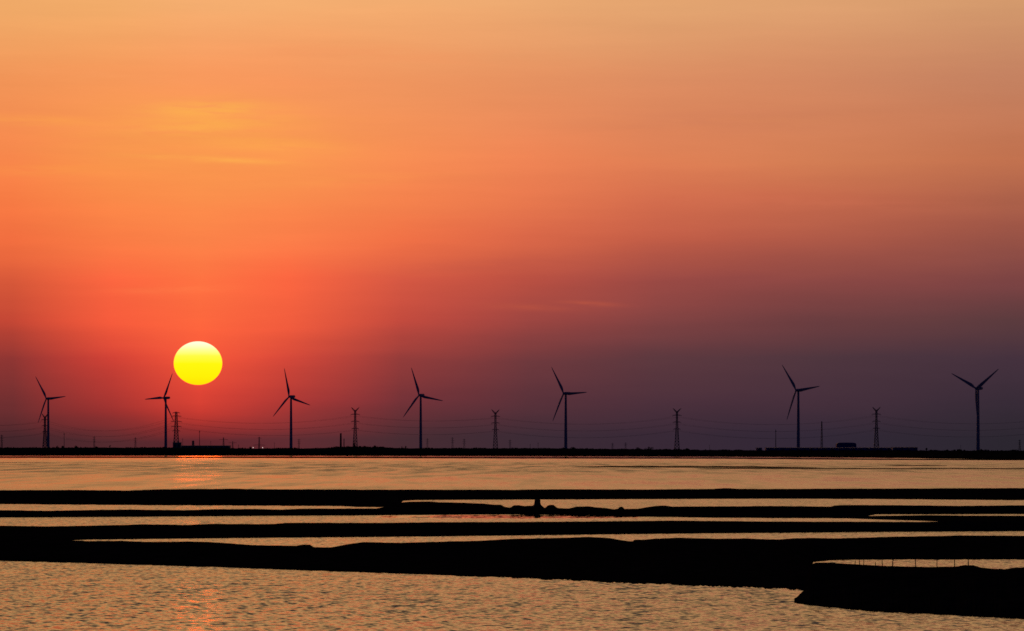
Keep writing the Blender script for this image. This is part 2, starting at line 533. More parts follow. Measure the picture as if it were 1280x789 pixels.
# thin dike in front of the far shore
bank([(-300, 570.9), (0, 570.9), (320, 571.0), (640, 571.6), (900, 572.1), (1060, 573.1), (1200, 574.0), (1500, 575.0)],
     [(-300, 572.4), (0, 572.4), (320, 572.6), (640, 573.3), (900, 573.6), (1060, 574.8), (1280, 575.6), (1500, 576.5)],
     -300, 1500, 0.8, 'hair-thin black dike just in front of the far shore', rough=0.25, seed=1.1)
# shallow bars breaking the far water
bank([(-60, 577.8), (90, 578.1)], [(-60, 578.7), (90, 578.7)], -60, 110, 0.10, 'thin brown bar in the far water at the left edge', rough=0.1, mat=WETMUD, seed=2.2, taper=(1, 70))
bank([(706, 582.5), (1010, 583.0)], [(706, 584.0), (860, 584.7), (1010, 585.2)], 706, 1035, 0.3, 'thin black bar in the far water right of centre', rough=0.15, seed=3.1, taper=(60, 90))
bank([(860, 585.2), (1300, 585.4)], [(860, 586.3), (1300, 586.6)], 860, 1330, 0.2, 'hairline bar in the far water reaching the right edge', rough=0.12, seed=3.9, taper=(50, 10))
bank([(1096, 581.5), (1190, 581.6)], [(1096, 582.5), (1190, 582.6)], 1096, 1196, 0.12, 'short thin bar in the far water under the right pylon', rough=0.1, seed=4.4, taper=(30, 30))

B1T = [(-300, 612.6), (0, 612.8), (90, 612.5), (160, 613.3), (200, 611.7), (290, 611.0), (320, 611.6), (400, 611.7), (480, 612.2), (600, 612.1), (640, 612.5),
       (690, 611.6), (800, 611.9), (890, 611.2), (902, 610.4), (912, 610.4), (925, 611.3), (960, 611.3), (1100, 610.8), (1280, 610.2), (1600, 610.2)]
B1B = [(-300, 630), (0, 630.4), (160, 631.6), (320, 632.4), (420, 632.9), (462, 634.4), (496, 634.4), (504, 626.2), (520, 625.3), (640, 624.8), (800, 624.2),
       (960, 623.6), (1100, 624.1), (1280, 625.6), (1600, 626)]
bank(B1T, B1B, -300, 1600, 1.1, 'farthest broad black mudbank across the ponds', seed=5.5, rough=0.45)

B2T = [(-300, 637.5), (0, 637.8), (60, 638.7), (110, 637.6), (160, 636.9), (230, 637.8), (270, 636.6), (320, 636.4), (350, 637.2), (375, 636.0), (470, 635.7), (486, 633.0),
       (500, 628.2), (512, 627.0), (540, 627.0), (548, 627.8), (580, 628.6), (605, 629.7), (616, 630.9), (626, 630.9), (631, 633.6), (637, 634.6), (639, 634.0),
       (642, 631.8), (648, 631.5), (655, 632.6), (664, 632.2), (672, 631.8), (677, 633), (680, 635.5), (682, 634.3), (685, 631.7), (688, 631.2), (692, 631.2), (694, 633.0), (697, 635.2),
       (711, 635.7), (720, 633.3), (736, 633.0), (746, 634.4), (757, 635.2), (768, 636.7), (773, 635.4), (774.5, 633.4), (778.5, 633.4), (780, 636.2), (798, 636.0), (808, 634.2),
       (820, 632.6), (825, 632.1), (832, 632.1), (840, 633.3), (900, 633), (960, 632.6), (1020, 633.0), (1038, 633.4), (1042, 632.2), (1050, 631.4), (1100, 631.4), (1200, 632.3),
       (1280, 631.7), (1600, 631.7)]
B2B = [(-300, 647), (0, 646.9), (30, 647.0), (160, 646.2), (320, 645.0), (480, 644.2), (640, 643.2), (740, 644.0), (800, 645.8), (880, 647.2), (960, 647.8), (1040, 648.0),
       (1080, 646.2), (1095, 643.0), (1280, 642.6), (1600, 642.6)]
bank(B2T, B2B, -300, 1600, 1.0, 'lumpy black mudbank carrying the dark stump', seed=6.6, rough=0.4)
# low wet bars in the strip of water behind the next bank
bank([(455, 646.6), (660, 646.0)], [(455, 647.4), (560, 647.2), (660, 646.7)], 455, 700, 0.06, 'thin wet red-brown bar below the stump bank', rough=0.1, mat=WETMUD, seed=7.3, taper=(60, 60))
bank([(1060, 645.3), (1092, 645.0), (1160, 644.0), (1200, 644.6), (1280, 644.8), (1600, 644.8)], [(1060, 648.2), (1100, 649.6), (1150, 651.0), (1190, 652.8), (1280, 653), (1600, 653)], 1030, 1600, 0.5,
     'low black tongue of mud between two banks at the right', rough=0.25, seed=7.9, taper=(40, 0))

B3T = [(-300, 657), (0, 657.2), (60, 658.0), (110, 657.2), (160, 656.0), (180, 655.4), (230, 656.2), (270, 654.9), (320, 655.2), (342, 655.1), (358, 653.5), (480, 653.7),
       (540, 652.8), (640, 652.6), (690, 652.3), (760, 651.7), (840, 650.8), (905, 651.4), (960, 652), (1080, 652.3), (1150, 652.5), (1200, 651.5), (1280, 651), (1600, 651)]
B3B = [(-300, 678), (60, 677), (110, 674.8), (320, 672.6), (480, 671.4), (640, 669.6), (800, 667.7), (960, 666.2), (1100, 665.0), (1280, 664.1), (1600, 663)]
bank(B3T, B3B, -300, 1600, 0.95, 'smooth black mudbank in front of the stump bank', seed=8.8, rough=0.4)

B4T = [(-300, 673), (60, 674.5), (110, 676.4), (150, 676.0), (180, 677.2), (210, 677.4), (240, 676.9), (260, 677.5), (290, 679.5), (320, 681.5), (370, 682.4), (378, 680.7), (387, 680.7),
       (393, 684.0), (415, 684.1), (440, 679.6), (455, 677.6), (500, 678.6), (560, 676.9), (600, 676.0), (640, 673.6), (700, 672.3), (735, 671.3), (750, 671.9), (762, 672.8), (775, 674.9),
       (788, 676.7), (791.5, 676.6), (792.5, 674.7), (805, 674.8), (820, 673.2), (850, 672.3), (900, 673.6), (930, 673.1), (960, 674.2), (976, 674.2), (990, 673.1), (1010, 672.6),
       (1050, 673), (1080, 672), (1120, 670.8), (1160, 670.3), (1200, 669.4), (1280, 669.7), (1600, 670)]
B4B = [(-300, 694), (0, 701.3), (90, 703.6), (160, 706), (200, 707), (320, 711.1), (480, 716.8), (640, 722.7), (760, 728.3), (880, 733.2), (960, 735.8), (1003, 737.8),
       (1010, 737.0), (1016, 702.8), (1036, 700.8), (1060, 699.9), (1100, 699.8), (1280, 699.7), (1600, 699)]
bank(B4T, B4B, -300, 1600, 1.15, 'largest black mudbank running across the whole picture', seed=9.7, rough=0.45, step=1.2)

B5T = [(986, 752.6), (992, 750.5), (1004, 738.5), (1008, 723), (1013, 706), (1020, 703.3), (1040, 703.4), (1060, 704.8), (1100, 707.3), (1160, 708.9), (1196, 708.2), (1204, 706.6), (1216, 706.6), (1226, 709.3),
       (1240, 710.9), (1248, 711.4), (1251, 710.8), (1254, 711.6), (1258, 711.5), (1262, 710.4), (1272, 709.2), (1276, 709.6), (1280, 708.9), (1400, 707), (1600, 706)]
B5B = [(986, 752.9), (1000, 755.3), (1030, 758.5), (1080, 764), (1120, 766.4), (1160, 768), (1280, 774.5), (1600, 790)]
def bank5():
    top, bot = B5T, B5B
    bm = bmesh.new()
    cols = []
    for i in range(0, 512):
        x = 986 + i * 1.2
        Db = D_of(pl(bot, x))
        w = 3.0 + 27.0 * min(1, max(0, (x - 986) / 60.0))
        Dc = Db + w
        yt = pl(top, x) + 0.55 * (0.6 * noise.noise((x * 0.05, 2, 0)) + 0.4 * noise.noise((x * 0.25, 2, 3)) + 0.35 * noise.noise((x * 0.7, 2, 6))) * min(1, (x - 984) / 25)
        H = EYE - (yt - HOR) * K * Dc
        foot = 0.9 * (noise.noise((x * 0.06, 2, 11)) + 0.7 * noise.noise((x * 0.3, 2, 12)) + 0.5 * noise.noise((x * 0.9, 2, 13))) * min(1, (x - 984) / 40)
        Df = Db + foot
        col = []
        for tt, s in ((-0.02, -0.4), (0, -0.03), (0.06, 0.14), (0.16, 0.30), (0.34, 0.52), (0.55, 0.72), (0.78, 0.90), (0.92, 0.97), (1, 1)):
            D = Df + (Dc - Df) * tt
            z = H * s if s > 0 else s
            if 0.03 < tt < 0.95:
                z += 0.10 * H * noise.noise((x * 0.06, D * 0.3, 2.2))
            col.append(bm.verts.new(((x - 640) * K * D, D, z)))
        for dd, z in ((1.0, H * 0.96), (4.0, H * 0.6), (9.0, H * 0.1), (11.0, -0.4)):
            D = Dc + dd * min(1, 0.2 + (x - 986) / 60)
            col.append(bm.verts.new(((x - 640) * K * D, D, z)))
        cols.append(col)
    for A, B in zip(cols, cols[1:]):
        for j in range(len(A) - 1):
            bm.faces.new((A[j], B[j], B[j + 1], A[j + 1]))
    bm.faces.new(cols[0])
    tag(obj('mudflat', bm, MUD), 'nearest black mudbank in the lower right corner', 'mudbank', kind='structure')
bank5()

# ------------------------------------------------------------------ wind turbines
R_BLADE = 39.0

def blade_bm():
    bm = bmesh.new()
    rings = []
    for z, chord, thick, tw in ((0.6, 1.9, 1.8, 0), (2.5, 2.0, 1.7, 5), (5.5, 3.2, 1.0, 14), (8.5, 3.7, 0.72, 12), (14, 3.2, 0.5, 8), (20, 2.6, 0.38, 5), (27, 2.0, 0.27, 3), (33, 1.45, 0.19, 1), (37, 1.0, 0.12, 0), (39, 0.3, 0.06, 0)):
        ring = []
        a = math.radians(tw)
        for i in range(14):
            q = 2 * math.pi * i / 14
            cx = math.cos(q) * chord * 0.5
            round_ = max(0.0, min(1.0, (z - 1.5) / 5))
            cx += chord * 0.18 * round_              # leading edge stays nearly straight
            cy = math.sin(q) * thick * 0.5 * (1 - 0.45 * round_ * (0.5 + 0.5 * math.cos(q)))
            ring.append(bm.verts.new((cx * math.cos(a) - cy * math.sin(a), cx * math.sin(a) + cy * math.cos(a), z)))
        rings.append(ring)
    for A, B in zip(rings, rings[1:]):
        for i in range(14):
            j = (i + 1) % 14
            bm.faces.new((A[i], A[j], B[j], B[i]))
    bm.faces.new(rings[-1])
    bm.faces.new(rings[0][::-1])
    return bm

def nacelle_bm():
    bm = bmesh.new()
    rings = []
    for y, w, h0, h1 in ((-2.6, 1.3, -1.1, 1.2), (-2.0, 1.7, -1.6, 1.75), (0, 1.85, -1.75, 2.0), (4.5, 1.8, -1.6, 2.0), (6.6, 1.6, -1.1, 1.9), (7.2, 1.2, -0.6, 1.5)):
        ring = []
        for i in range(16):
            q = 2 * math.pi * i / 16
            c, s = math.cos(q), math.sin(q)
            c = math.copysign(abs(c) ** 0.5, c)
            s = math.copysign(abs(s) ** 0.5, s)
            ring.append(bm.verts.new((c * w, y, (h0 + h1) / 2 + s * (h1 - h0) / 2)))
        rings.append(ring)
    for A, B in zip(rings, rings[1:]):
        for i in range(16):
            j = (i + 1) % 16
            bm.faces.new((A[i], B[i], B[j], A[j]))
    bm.faces.new(rings[0])
    bm.faces.new(rings[-1][::-1])
    tube(bm, (0, 6.0, 1.8), (0, 6.0, 3.3), 0.08, 0.05)      # wind vane mast
    return bm

def turbine_proto():
    root = empty('wind_turbine', (0, 0, 0))
    bm = bmesh.new()
    lathe(bm, [(2.15, 0), (2.1, 2), (1.75, 34), (1.32, 70), (1.3, 72)], 28)
    tw = obj('tower', bm, WHITE, root, True)
    bm = bmesh.new()
    box(bm, -0.5, 0.5, -2.25, -2.05, 0.8, 3.0)
    obj('door', bm, STEEL, tw)
    na = obj('nacelle', nacelle_bm(), WHITE, root, True)
    bm = bmesh.new()
    prof = [(0.05, 0.0), (0.7, 0.25), (1.2, 0.8), (1.5, 1.6), (1.5, 2.6), (1.25, 3.0)]
    lathe(bm, prof, 20)
    bmesh.ops.rotate(bm, verts=bm.verts, matrix=Matrix.Rotation(math.radians(-90), 3, 'X'))
    hb = obj('hub', bm, WHITE, root, True)
    bl = [obj('blade', blade_bm(), BLADE, root, True)]
    for i in range(2):
        b = bl[0].copy()
        COL.objects.link(b)
        b.parent = root
        bl.append(b)
    return root, tw, na, hb, bl

GROUND_Z = 3.4
TURB = [  # tower column, hub row, rotor radius in pixels, rotor yaw, blade angle, label
    (60.3, 498.4, 33.9, 39.6, -34.6, 'leftmost wind turbine, a lattice pylon showing right beside its tower'),
    (207.2, 497.6, 35.0, 43.7, 27.4, 'wind turbine just left below the sun, one blade pointing up at the disc'),
    (363.8, 496.0, 36.7, 38.8, -13.0, 'first wind turbine right of the sun, one blade almost upright'),
    (525.9, 494.2, 36.7, 33.0, -19.0, 'wind turbine between the chimney pylon and the next pylon, right of the short stack'),
    (707.2, 492.0, 39.3, 43.0, -32.0, 'wind turbine standing nearest the middle of the shore, one blade level'),
    (997.9, 488.0, 40.4, 46.0, -37.0, 'wind turbine rising behind the long blue shed, beside a tall thin mast'),
    (1222.6, 485.7, 43.4, 43.4, -64.0, 'rightmost wind turbine, two blades raised in a V above the tower'),
]
proto = turbine_proto()

def copy_tree(o, parent=None):
    c = o.copy()
    COL.objects.link(c)
    if parent:
        c.parent = parent
    kids = [copy_tree(ch, c) for ch in list(o.children)]
    return c

turbs = []
for i, (px, yh, r, yaw, th, label) in enumerate(TURB):
    if i == 0:
        root = proto[0]
    else:
        root = copy_tree(proto[0])
    D = R_BLADE / (r * K)
    p = at(px, D, yh)
    root.location = (p[0], p[1], GROUND_Z - 0.3)
    root.rotation_euler = (0, 0, -math.radians(yaw))
    hz = p[2] - root.location.z
    k = 0
    for ch in root.children:
        nm = ch.name.split('.')[0]
        if nm == 'tower':
            ch.scale = (1, 1, (hz - 1.6) / 72.0)
        elif nm == 'nacelle':
            ch.location = (0, 0, hz)
        elif nm == 'hub':
            ch.location = (0, -5.4, hz)
        elif nm == 'blade':
            ch.location = (0, -3.9, hz)
            ch.rotation_euler = (0, math.radians(th + 120 * k), 0)
            k += 1
    tag(root, label, 'wind turbine', 'wind turbines along the far shore')
    turbs.append(root)

# ------------------------------------------------------------------ lattice pylons
def lattice(bm, levels, r_leg=0.22, r_br=0.10, cross=True):
    """levels: (z, half width); four legs, X bracing on all faces"""
    for (z0, w0), (z1, w1) in zip(levels, levels[1:]):
        c0 = [(-w0, -w0, z0), (w0, -w0, z0), (w0, w0, z0), (-w0, w0, z0)]
        c1 = [(-w1, -w1, z1), (w1, -w1, z1), (w1, w1, z1), (-w1, w1, z1)]
        for i in range(4):
            j = (i + 1) % 4
            tube(bm, c0[i], c1[i], r_leg, n=4, cap=False)
            tube(bm, c1[i], c1[j], r_br, n=4, cap=False)
            if cross:
                tube(bm, c0[i], c1[j], r_br, n=4, cap=False)
                tube(bm, c0[j], c1[i], r_br, n=4, cap=False)

def arm_bm(z, w, half, drop=1.2, r=0.3):
    bm = bmesh.new()
    for yy in (-w, w):                                  # chords through the tower body tie both halves together
        tube(bm, (-w, yy, z), (w, yy, z), r, n=4, cap=False)
    for s in (-1, 1):
        for yy in (-w, w):
            tube(bm, (s * w, yy, z), (s * half, 0, z), r, n=4, cap=False)
            tube(bm, (s * w, yy, z + drop), (s * half, 0, z), r, n=4, cap=False)
        for k in (0.35, 0.68):
            xx = s * (w + (half - w) * k)
            ww = w * (1 - k)
            tube(bm, (xx, -ww, z), (xx, ww, z), r * 0.7, n=4, cap=False)
            tube(bm, (xx, 0, z), (xx, 0, z + drop * (1 - k)), r * 0.7, n=4, cap=False)
    return bm

def insulator_bm(x, z, L):
    bm = bmesh.new()
    prof = []
    n = 7
    for i in range(n):
        zz = z - L * i / n
        prof += [(0.06, zz), (0.2, zz - 0.05), (0.06, zz - 0.16)]
    lathe(bm, prof[::-1], 8, x, 0)
    return bm

ARM_Z = (0.84, 0.68, 0.52)      # heights of the three conductor arms as a share of the pylon
def horned_pylon(px, D, ytop, label, half=5.0, base_half=3.6):
    p = at(px, D, ytop)
    zt = p[2] - GROUND_Z + 0.2
    root = empty('lattice_pylon', (p[0], p[1], GROUND_Z - 0.2))
    neck = zt - 3.8
    bm = bmesh.new()
    lv = []
    nlev = 15
    for i in range(nlev + 1):
        q = i / nlev
        q2 = 1 - (1 - q) ** 1.25
        w = base_half + (1.0 - base_half) * min(1, q2 * 1.35) ** 0.8
        lv.append((neck * q2, max(1.0, w)))
    lattice(bm, lv, 0.52, 0.36)
    obj('lattice_tower', bm, STEEL, root)
    bm = bmesh.new()
    for s in (-1, 1):                                   # the two horns of the head
        for yy in (-0.9, 0.9):
            tube(bm, (s * 0.2, yy, neck - 0.3), (s * half, yy * 0.25, zt), 0.4, n=5)
            tube(bm, (s * 0.95, yy, neck - 1.6), (s * half * 0.9, yy * 0.25, zt - 0.9), 0.4, n=5)
        for k in (0.3, 0.55, 0.8):
            tube(bm, (s * (0.2 + (half - 0.2) * k), 0.6 * (1 - k), neck - 0.3 + 4.1 * k), (s * (0.95 + (half * .9 - .95) * k), -0.6 * (1 - k), neck - 1.6 + (zt - .9 - neck + 1.6) * k), 0.12, n=4)
        tube(bm, (s * half, 0, zt), (s * (half + 1.0), 0, zt + 0.3), 0.2, 0.1, n=5)
    obj('horn_head', bm, STEEL, root)
    for f, hw in zip(ARM_Z, (half + 1.1, half + 0.5, half - 0.2)):
        z = zt * f
        wz = 1.05
        a = obj('cross_arm', arm_bm(z, wz, hw), STEEL, root)
        for s in (-1, 1):
            obj('insulator', insulator_bm(s * (hw - 0.2), z - 0.05, 1.7), DARKGLASS, a)
    tag(root, label, 'pylon', 'lattice pylons of the power line')
    return root, zt, half

def tiered_pylon(px, D, ytop, label, half=6.2):
    p = at(px, D, ytop)
    zt = p[2] - GROUND_Z + 0.2
    root = empty('lattice_pylon', (p[0], p[1], GROUND_Z - 0.2))
    bm = bmesh.new()
    lv = [(0, 4.4), (4, 4.0), (8, 3.7), (12, 3.4), (16, 3.1), (19.5, 2.85), (23, 2.6), (26.5, 2.4), (30, 2.2), (33, 2.0), (36, 1.8), (39, 1.65), (42, 1.5), (45, 1.35), (48, 1.2)]
    sc = zt / 48.0
    lattice(bm, [(z * sc, w * 0.92) for z, w in lv], 0.52, 0.36)
    obj('lattice_tower', bm, STEEL, root)
    for f, hw in ((0.985, 5.0), (0.90, 6.8), (0.765, 7.4), (0.64, 7.0), (0.53, 5.2)):
        a = obj('cross_arm', arm_bm(zt * f - 0.6, 1.5, hw, 1.2, 0.3), STEEL, root)
        for s in (-1, 1):
            obj('insulator', insulator_bm(s * (hw - 0.2), zt * f - 0.7, 1.5), DARKGLASS, a)
    tag(root, label, 'pylon', 'lattice pylons of the power line')
    return root, zt, 6.0

LINE_D = 7000.0
PYL = []
PYL.append((56.2, LINE_D + 250, *horned_pylon(56.2, LINE_D + 250, 517.5, 'lattice pylon half hidden beside the leftmost turbine tower', 4.0)))
PYL.append((220.3, LINE_D, *tiered_pylon(220.3, LINE_D, 515.0, 'stout lattice pylon with five tiers of arms beneath the sun')))
PYL.append((444.0, LINE_D, *horned_pylon(444.0, LINE_D, 509.5, 'horned lattice pylon rising from bushes beside the short black stack')))
PYL.append((619.3, LINE_D, *horned_pylon(619.3, LINE_D, 512.3, 'horned lattice pylon alone on the shore left of the middle turbine')))
PYL.append((846.2, LINE_D, *horned_pylon(846.2, LINE_D, 510.8, 'horned lattice pylon standing midway between the middle turbine and the blue shed')))
PYL.append((1095.5, LINE_D, *horned_pylon(1095.5, LINE_D, 509.2, 'horned lattice pylon behind the blue shed, nearest to the rightmost turbine')))

# conductors: two at each of three levels, one long cable through all pylons
SUP = [(-95, LINE_D + 400, 512.0)] + [(p[0], p[1], None) for p in PYL] + [(1350, LINE_D, 509.0)]
LEVEL_LABEL = ('upper power cable strung between the arms of the shore pylons', 'middle power cable strung between the arms of the shore pylons',
               'lower power cable strung between the arms of the shore pylons')
LVROW = (9.2, 16.8, 24.4)
for lev in range(3):
    for s in (-1, 1):
        pts = []
        sup = []
        for q, (px, D, yy) in enumerate(SUP):
            if yy is not None:
                zz = at(px, D, yy + LVROW[lev])[2]
            else:
                zt = PYL[q - 1][3]
                f = ((0.90, 0.765, 0.64) if q == 2 else ARM_Z)[lev]
                zz = GROUND_Z - 0.2 + zt * f - 1.9
            X0 = at(px, D)[0]
            sup.append(Vector((X0 + 0.0, D + s * 0.0, zz)) + Vector((s * (5.0 - lev * 0.7), 0, 0)))
        for a, b in zip(sup, sup[1:]):
            n = 22
            L = (b - a).length
            sag = 10.5 * (L / 260.0) ** 2
            for i in range(n):
                u = i / n
                q = a.lerp(b, u)
                q.z -= sag * 4 * u * (1 - u)
                pts.append(q)
        pts.append(sup[-1])
        bm = bmesh.new()
        for a, b in zip(pts, pts[1:]):
            tube(bm, a, b, 0.085, n=4, cap=False)
        tag(obj('power_cable', bm, CABLE), LEVEL_LABEL[lev], 'power cable', 'cables of the power line')

# ------------------------------------------------------------------ faint far masts
def mast(px, ytop, D, kind, label, w=0.45):
    p = at(px, D, ytop)
    z0 = 3.4 - (D - 6400) * 1.35e-3
    H = p[2] - z0
    if kind == 'pole':
        bm = bmesh.new()
        lathe(bm, [(w, 0), (w * 0.8, H * 0.5), (w * 0.5, H)], 10)
        box(bm, -w * 1.8, w * 1.8, -0.2, 0.2, H * 0.9, H * 0.93)
        o = obj('mast', bm, STEEL)
        o.location = (p[0], p[1], z0 - 0.1)
        tag(o, label, 'mast', 'faint masts along the horizon')
        return
    root = empty('distribution_pylon' if kind != 'spire' else 'lattice_mast', (p[0], p[1], z0 - 0.1))
    bm = bmesh.new()
    b = 2.2 if kind != 'spire' else 1.8
    n = 9
    lattice(bm, [(H * i / n, b + (0.45 - b) * (i / n) ** 0.8) for i in range(n + 1)], 0.22 * w / 0.45, 0.11 * w / 0.45)
    if kind == 'spire':
        tube(bm, (0, 0, H * 0.8), (0, 0, H * 1.03), 0.25, 0.1)
    obj('lattice_tower', bm, STEEL, root)
    if kind == 'arms':
        for f, hw in ((0.93, 3.2), (0.80, 4.0), (0.67, 3.4)):
            obj('cross_arm', arm_bm(H * f, 0.6, hw, 0.8, 0.13), STEEL, root)
    elif kind == 'wide':
        obj('cross_arm', arm_bm(H * 0.86, 0.6, 8.5, 1.2, 0.2), STEEL, root)
    elif kind == 'two':
        obj('cross_arm', arm_bm(H * 0.93, 0.6, 4.5, 0.9, 0.16), STEEL, root)
        obj('cross_arm', arm_bm(H * 0.48, 1.2, 11.5, 1.2, 0.2), STEEL, root)
    tag(root, label, 'mast' if kind == 'spire' else 'small pylon', 'faint masts along the horizon')

mast(2.2, 543.5, 9500, 'arms', 'faint small pylon at the left edge of the shore', 0.6)
mast(80.2, 540.5, 9000, 'pole', 'thin pole just right of the leftmost turbine', 0.55)
mast(117.8, 545.8, 9800, 'arms', 'faint small pylon behind the bush between the two leftmost turbines', 0.5)
mast(169.3, 546.8, 9800, 'arms', 'faint small pylon a little left of the sun-side turbine', 0.5)
mast(228.4, 547.5, 9800, 'pole', 'short faint pole just right of the five-tier pylon', 0.4)
mast(249.4, 537.5, 9000, 'pole', 'slender pole standing straight below the sun', 0.6)
mast(263.4, 551.0, 10500, 'pole', 'low faint pole right of the slender pole below the sun', 0.4)
mast(279.4, 547.0, 9500, 'wide', 'small wide-armed pylon at the right end of the low works', 0.9)
mast(290.8, 551.6, 10500, 'wide', 'smaller wide-armed pylon right of the low works', 0.7)
mast(298.2, 555.6, 10500, 'pole', 'tiny pole between the wide-armed pylons and the lone shore bush', 0.5)
mast(324.0, 546.3, 9500, 'two', 'dark small pylon rising between the two white lamps', 1.0)
mast(343.0, 553.0, 10500, 'pole', 'tiny pole left of the first turbine right of the sun', 0.4)
mast(373.6, 548.8, 9800, 'arms', 'faint small pylon just right of the first turbine beyond the sun', 0.5)
mast(534.2, 548.0, 9800, 'arms', 'faint small pylon just right of the turbine past the stack', 0.5)
mast(565.6, 546.8, 9800, 'arms', 'faint small pylon midway along the dark shore, left of its twin', 0.6)
mast(580.3, 548.6, 9800, 'arms', 'faint small pylon left of the lone horned pylon', 0.55)
mast(637.6, 549.8, 9800, 'arms', 'faint small pylon just right of the lone horned pylon', 0.55)
mast(662.7, 555.0, 10500, 'pole', 'tiny pole left of the middle turbine, the farther one from it', 0.45)
mast(672.6, 553.0, 10500, 'pole', 'tiny pole left of the middle turbine, the nearer one to it', 0.5)
mast(765.6, 553.8, 10500, 'arms', 'tiny pylon right of the middle turbine above bare shore', 0.5)
mast(782.0, 553.2, 10500, 'arms', 'tiny pylon just left of the rounded bushes', 0.5)
mast(887.0, 556.0, 10500, 'pole', 'tiny pole right of the pylon that is midway to the shed', 0.4)
mast(969.7, 536.8, 8200, 'pole', 'tall slim pole above the blue shed, left of its turbine', 0.75)
mast(1027.2, 526.8, 8200, 'spire', 'tall thin lattice mast above the blue shed, right of its turbine', 1.0)
mast(1201.0, 556.5, 10500, 'pole', 'tiny pole left of the rightmost turbine', 0.4)
mast(1274.6, 549.8, 9500, 'arms', 'faint small pylon at the right edge of the shore', 0.6)

# ------------------------------------------------------------------ stacks and sheds
def stack(px, ytop, D, r, label, bands=True):
    p = at(px, D, ytop)
    H = p[2] - GROUND_Z
    root = empty('chimney_stack', (p[0], p[1], GROUND_Z - 0.1))
    bm = bmesh.new()
    lathe(bm, [(r * 1.15, 0), (r, H * 0.5), (r * 0.86, H * 0.96)], 20)
    obj('shaft', bm, BRICK, root, True)
    bm = bmesh.new()
    lathe(bm, [(r * 0.90, H * 0.96), (r * 1.02, H * 0.968), (r * 1.02, H * 0.995), (r * 0.8, H)], 20)
    obj('rim', bm, STEEL, root)
    tag(root, label, 'chimney', 'chimney stacks beside the pylon')
stack(426.0, 541.6, 6600, 1.25, 'thick short black chimney stack left of the horned pylon')
stack(430.0, 548.3, 6700, 0.6, 'thin lower chimney stack right beside the thick one')

def shed(px0, px1, ytop, D, depth, label, roofh=0.5, cat='shed', mat=BLUE, doors=1, wins=4, name='shed'):
    a, b = at(px0, D, ytop), at(px1, D, ytop)
    wd = b[0] - a[0]
    H = a[2] - GROUND_Z
    root = empty(name, ((a[0] + b[0]) / 2, D, GROUND_Z - 0.1))
    hw = wd / 2
    bm = bmesh.new()
    box(bm, -hw, hw, 0, depth, 0, H - roofh)
    obj('wall', bm, mat, root)
    bm = bmesh.new()                                    # low gabled roof, ridge along the length
    e = 0.4
    pr = [(-e, H - roofh), (depth / 2, H), (depth + e, H - roofh), (depth + e, H - roofh + 0.12), (depth / 2, H + 0.12), (-e, H - roofh + 0.12)]
    A = [bm.verts.new((-hw - e, y, z + 0.01)) for y, z in pr]
    B = [bm.verts.new((hw + e, y, z + 0.01)) for y, z in pr]
    for i in range(6):
        j = (i + 1) % 6
        bm.faces.new((A[i], A[j], B[j], B[i]))
    for Q in (A, B):
        bm.faces.new((Q[0], Q[1], Q[4], Q[5]))
        bm.faces.new((Q[1], Q[2], Q[3], Q[4]))
    obj('roof', bm, mat, root)
    for i in range(wins):
        xx = -hw + wd * (i + 0.5) / wins
        bm = bmesh.new()
        box(bm, xx - 0.9, xx + 0.9, -0.06, -0.003, (H - roofh) * 0.55, (H - roofh) * 0.82)
        obj('window', bm, DARKGLASS, root)
    for i in range(doors):
        xx = -hw + wd * (i + 1) / (doors + 1) + 2.2
        bm = bmesh.new()
        box(bm, xx - 1.2, xx + 1.2, -0.08, -0.004, 0.1, min(2.6, (H - roofh) * 0.5))
        obj('door', bm, STEEL, root)
    tag(root, label, cat)
    return root

shed(957.5, 1115, 559.4, 6000, 26, 'long low blue shed running behind the shore dike', wins=18, doors=4)
shed(1116.2, 1147, 558.9, 5950, 24, 'shorter blue shed joined to the right end of the long one', wins=4, doors=1)
shed(945.5, 952.5, 559.6, 6000, 12, 'small blue hut at the left end of the long shed', wins=1, doors=1)
shed(226.5, 287, 556.9, 6300, 26, 'low flat works building under the sun', wins=9, doors=2, name='works_building', cat='building', mat=PALE)
shed(216.0, 226.2, 553.0, 6250, 10, 'small block building at the foot of the five-tier pylon', wins=2, doors=1, name='block_building', cat='building', mat=PALE)
# roof tower on the works
p = at(241.3, 6340, 552.6)
bm = bmesh.new()
box(bm, -1.4, 1.4, 0, 3.5, 0, p[2] - GROUND_Z)
rt = empty('water_tower', (p[0], p[1], GROUND_Z - 0.1))
obj('shaft', bm, PALE, rt)
bm = bmesh.new()
lathe(bm, [(1.2, p[2] - GROUND_Z + 0.01), (1.5, p[2] - GROUND_Z + 0.5), (1.5, p[2] - GROUND_Z + 1.4), (0.3, p[2] - GROUND_Z + 1.9)], 14, 0, 1.75)
obj('tank', bm, STEEL, rt)
tag(rt, 'squat tower sticking up above the low works building', 'tower')

# vaulted hall behind the long shed
a, b = at(1046, 6300, 555.3), at(1070.5, 6300, 555.3)
hall = empty('vaulted_hall', ((a[0] + b[0]) / 2, 6300, GROUND_Z - 0.1))
hw = (b[0] - a[0]) / 2
H = a[2] - GROUND_Z
bm = bmesh.new()
box(bm, -hw, hw, 0, 22, 0, H)
obj('wall', bm, BLUE, hall)
bm = bmesh.new()
pr = [(-hw - 0.4, H + 0.02)]
top = at(0, 6300, 553.2)[2] - GROUND_Z
for i in range(0, 13):
    q = math.pi * (1 - i / 12)
    pr.append((hw * 0.98 * math.copysign(abs(math.cos(q)) ** 0.55, math.cos(q)), H + 0.05 + (top - H) * abs(math.sin(q)) ** 0.7))
pr.append((hw + 0.4, H + 0.02))
A = [bm.verts.new((x, -0.5, z)) for x, z in pr]
B = [bm.verts.new((x, 22.5, z)) for x, z in pr]
